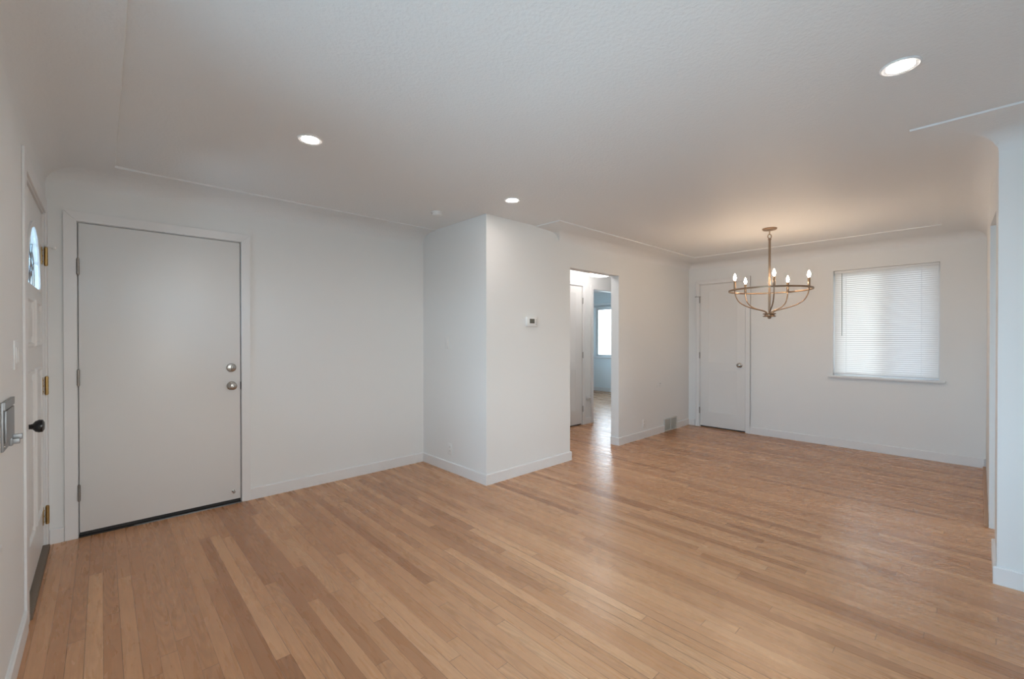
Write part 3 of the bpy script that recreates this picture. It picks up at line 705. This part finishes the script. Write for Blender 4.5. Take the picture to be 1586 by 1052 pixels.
# band shaped ring
bm = bmesh.new(); n = 96
RR, ZR = 0.370, 1.797
rg = []
for k in range(n):
    a_ = 2*PI*k/n; c_, s_ = math.cos(a_), math.sin(a_)
    rg.append([bm.verts.new((r_*c_, r_*s_, z_)) for r_, z_ in ((RR-0.004, ZR-0.008), (RR+0.004, ZR-0.008), (RR+0.0055, ZR), (RR+0.004, ZR+0.008), (RR-0.004, ZR+0.008), (RR-0.0055, ZR))])
for k in range(n):
    A, C = rg[k], rg[(k+1) % n]
    for q in range(6): bm.faces.new((A[q], A[(q+1) % 6], C[(q+1) % 6], C[q]))
obj('ring', bm, BRONZE, t)
toward = math.atan2(-math.cos(YAW), -math.sin(YAW))   # direction from the chandelier to the viewer
for k in range(5):
    ph = toward+R(48+72*k); dx, dy = math.cos(ph), math.sin(ph)
    prof = [(0.034, 1.561), (0.037, 1.574), (0.073, 1.590), (0.159, 1.612), (0.236, 1.640), (0.294, 1.680), (0.325, 1.735), (0.335, 1.785), (0.335, 1.800)]
    arm = obj('arm', tube(bmesh.new(), spline([(p[0]*dx, p[0]*dy, p[1]) for p in prof], 6), 0.0058, 10), BRONZE, t)
    br = obj('ring_bracket', tube(bmesh.new(), [(0.336*dx, 0.336*dy, ZR), (0.367*dx, 0.367*dy, ZR)], 0.005, 8), BRONZE, arm)
    sl = obj('candle_sleeve', lathe(bmesh.new(), [(0, 1.796), (0.009, 1.796), (0.0115, 1.802), (0.0115, 1.892), (0.009, 1.896), (0, 1.896)], 18, 'z', (0.335*dx, 0.335*dy, 0)), BRONZE, t)
    obj('bulb', lathe(bmesh.new(), [(0.006, 1.8965), (0.008, 1.902), (0.0125, 1.913), (0.0138, 1.922), (0.0120, 1.936), (0.0070, 1.952), (0.0025, 1.963), (0, 1.966)], 18, 'z', (0.335*dx, 0.335*dy, 0)), BULB, t)

# ------------------------------------------------------------------ wall fittings
def plate(parent, w, h, m=PLAST, th=0.006, name='cover_plate', bev=0.0025): return obj(name, B(-w/2, w/2, -th, 0, -h/2, h/2, bev=bev), m, parent)
def outlet(loc, rz, label):
    t = thing('wall_outlet', label, 'outlet', loc, rz, 'wall outlets')
    p = plate(t, 0.072, 0.116)
    for s in (-1, 1):
        bm = lathe(bmesh.new(), [(0.0165, 0.005), (0.0165, 0.0075), (0, 0.0075)], 24, '-y', (0, 0, s*0.0195)); r_ = obj('receptacle', bm, PLAST, t)
        bm = bmesh.new(); box(bm, -0.0075, -0.0050, -0.0080, -0.0072, s*0.0195-0.001, s*0.0195+0.008); box(bm, 0.0050, 0.0075, -0.0080, -0.0072, s*0.0195-0.001, s*0.0195+0.008)
        obj('slot', bm, SLOT, r_)
    return t
outlet((XO, 3.560, 0.218), -PI/2, 'white wall outlet low on the wall left of the projecting corner')
outlet((5.177, YT, 0.190), 0, 'white wall outlet low on the dining wall left of the floor vent')
# rocker switch on the closet wall
t = thing('light_switch', 'white light switch plate on the wall left of the projecting corner', 'light switch', (XO, 3.608, 1.262), -PI/2)
plate(t, 0.072, 0.118); obj('rocker', B(-0.0165, 0.0165, -0.009, -0.005, -0.033, 0.033, bev=0.0015), PLAST, t)
# double switch by the front door
t = thing('light_switch', 'double white light switch plate between the mail slot and the front door', 'light switch', (XL, 2.690, 1.250), PI/2)
plate(t, 0.116, 0.118)
for s in (-1, 1):
    obj('rocker', B(s*0.023-0.0165, s*0.023+0.0165, -0.009, -0.005, -0.033, 0.033, bev=0.0015), PLAST, t)
# thermostat
t = thing('thermostat', 'small white wall thermostat with a dark square display', 'thermostat', (3.066, YT, 1.471))
obj('body', B(-0.074, 0.074, -0.026, 0, -0.046, 0.046, bev=0.005), PLAST, t)
obj('display', B(-0.040, 0.026, -0.0275, -0.0262, -0.016, 0.028), LCD, t)
for zz in (0.018, -0.002, -0.022):
    obj('button', B(0.042, 0.056, -0.029, -0.0262, zz-0.005, zz+0.005, bev=0.001), plain('grey_button', (0.45, 0.45, 0.45), 0.4) if zz == 0.018 else bpy.data.materials['grey_button'], t)
# telephone style plate with two dark ports on the dining wall
t = thing('wall_plate', 'small white wall plate with dark ports beside the closet door corner', 'wall plate', (5.585, YT, 0.668))
plate(t, 0.072, 0.075)
for x, z in ((-0.016, 0.015), (-0.016, -0.015), (0.016, 0.015), (0.016, -0.012)): obj('port', lathe(bmesh.new(), [(0.0065, 0.005), (0.0065, 0.0068), (0, 0.0068)], 12, '-y', (x, 0, z)), SLOT if (x > 0 and z > 0) else VENTM, t)
# floor level vent register
t = thing('wall_vent', 'pale grey louvred heating vent set into the baseboard by the corner', 'vent', (5.889, YT, 0))
bm = bmesh.new(); w_, z0_, z1_ = 0.180, 0.004, 0.178
box(bm, -w_, w_, -0.016, 0, z0_, z0_+0.014); box(bm, -w_, w_, -0.016, 0, z1_-0.014, z1_)
for x in (-w_, -0.006, w_-0.012): box(bm, x, x+0.012, -0.016, 0, z0_+0.014, z1_-0.014)
obj('frame', bm, paint('vent_frame_paint', (0.62, 0.60, 0.56), 0.4, 30, 0.05, 0.001), t)
bm = bmesh.new()
for k in range(13):
    z = z0_+0.022+k*0.0112
    for xa, xb in ((-w_+0.012, -0.006), (0.006, w_-0.012)):
        v = [bm.verts.new(p) for p in ((xa, -0.013, z-0.004), (xb, -0.013, z-0.004), (xb, -0.003, z+0.004), (xa, -0.003, z+0.004), (xa, -0.013, z-0.003), (xb, -0.013, z-0.003), (xb, -0.003, z+0.005), (xa, -0.003, z+0.005))]
        for f in ((0,1,2,3),(7,6,5,4),(0,4,5,1),(2,6,7,3),(0,3,7,4),(1,5,6,2)): bm.faces.new([v[i] for i in f])
obj('louvres', bm, VENTM, t)
obj('duct_back', B(-w_+0.012, w_-0.012, -0.0015, 0.0, z0_+0.014, z1_-0.014), plain('duct_shadow_grey', (0.30, 0.285, 0.26), 0.6), t)  # flat sheet behind the louvres, duct shade put into its grey
# mail slot
t = thing('mail_slot', 'grey metal mail slot plate with a projecting latch at the left edge', 'mail slot', (XL, 2.440, 1.005), PI/2)
bm = B(-0.112, 0.112, -0.007, 0, -0.087, 0.087, bev=0.002); obj('plate', bm, GALV, t)
obj('flap', B(-0.095, 0.095, -0.013, -0.007, -0.060, 0.055, bev=0.002), GALV, t)
bm = bmesh.new(); prism(bm, [(-0.112, 0.060), (0.112, 0.060), (0.112, 0.087), (-0.112, 0.087)], -0.012, -0.006)
obj('hood', bm, GALV, t)
bm = bmesh.new(); box(bm, 0.058, 0.074, -0.036, -0.005, -0.072, -0.052, bev=0.002); box(bm, 0.030, 0.046, -0.032, -0.005, -0.084, -0.064, bev=0.002); box(bm, 0.028, 0.078, -0.014, -0.005, -0.090, -0.048, bev=0.002)
obj('latch', bm, GALV, t)
for x, z in ((-0.09, -0.07), (0.10, 0.072)): obj('screw', lathe(bmesh.new(), [(0.005, 0.006), (0.0045, 0.0085), (0, 0.009)], 12, '-y', (x, 0, z)), NICKEL, t)
# hallway wall socket with a plug and cord
t = thing('wall_outlet', 'white hallway outlet with a plug and thin cord beside the hallway door', 'outlet', (5.425, YH, 0.385))
plate(t, 0.072, 0.10)
pl = obj('plug', lathe(bmesh.new(), [(0.017, 0.006), (0.018, 0.030), (0.012, 0.036), (0, 0.037)], 18, '-y', (0.030, 0, 0.008)), PLAST, t)
obj('plug', lathe(bmesh.new(), [(0.024, 0.006), (0.024, 0.022), (0.015, 0.032), (0, 0.033)], 20, '-y', (-0.018, 0, 0.0)), PLAST, t)
obj('cord', tube(bmesh.new(), spline([(0.030, -0.034, 0.0), (0.052, -0.032, -0.05), (0.048, -0.022, -0.14), (0.050, -0.016, -0.28)], 6), 0.003, 6), PLAST, t)
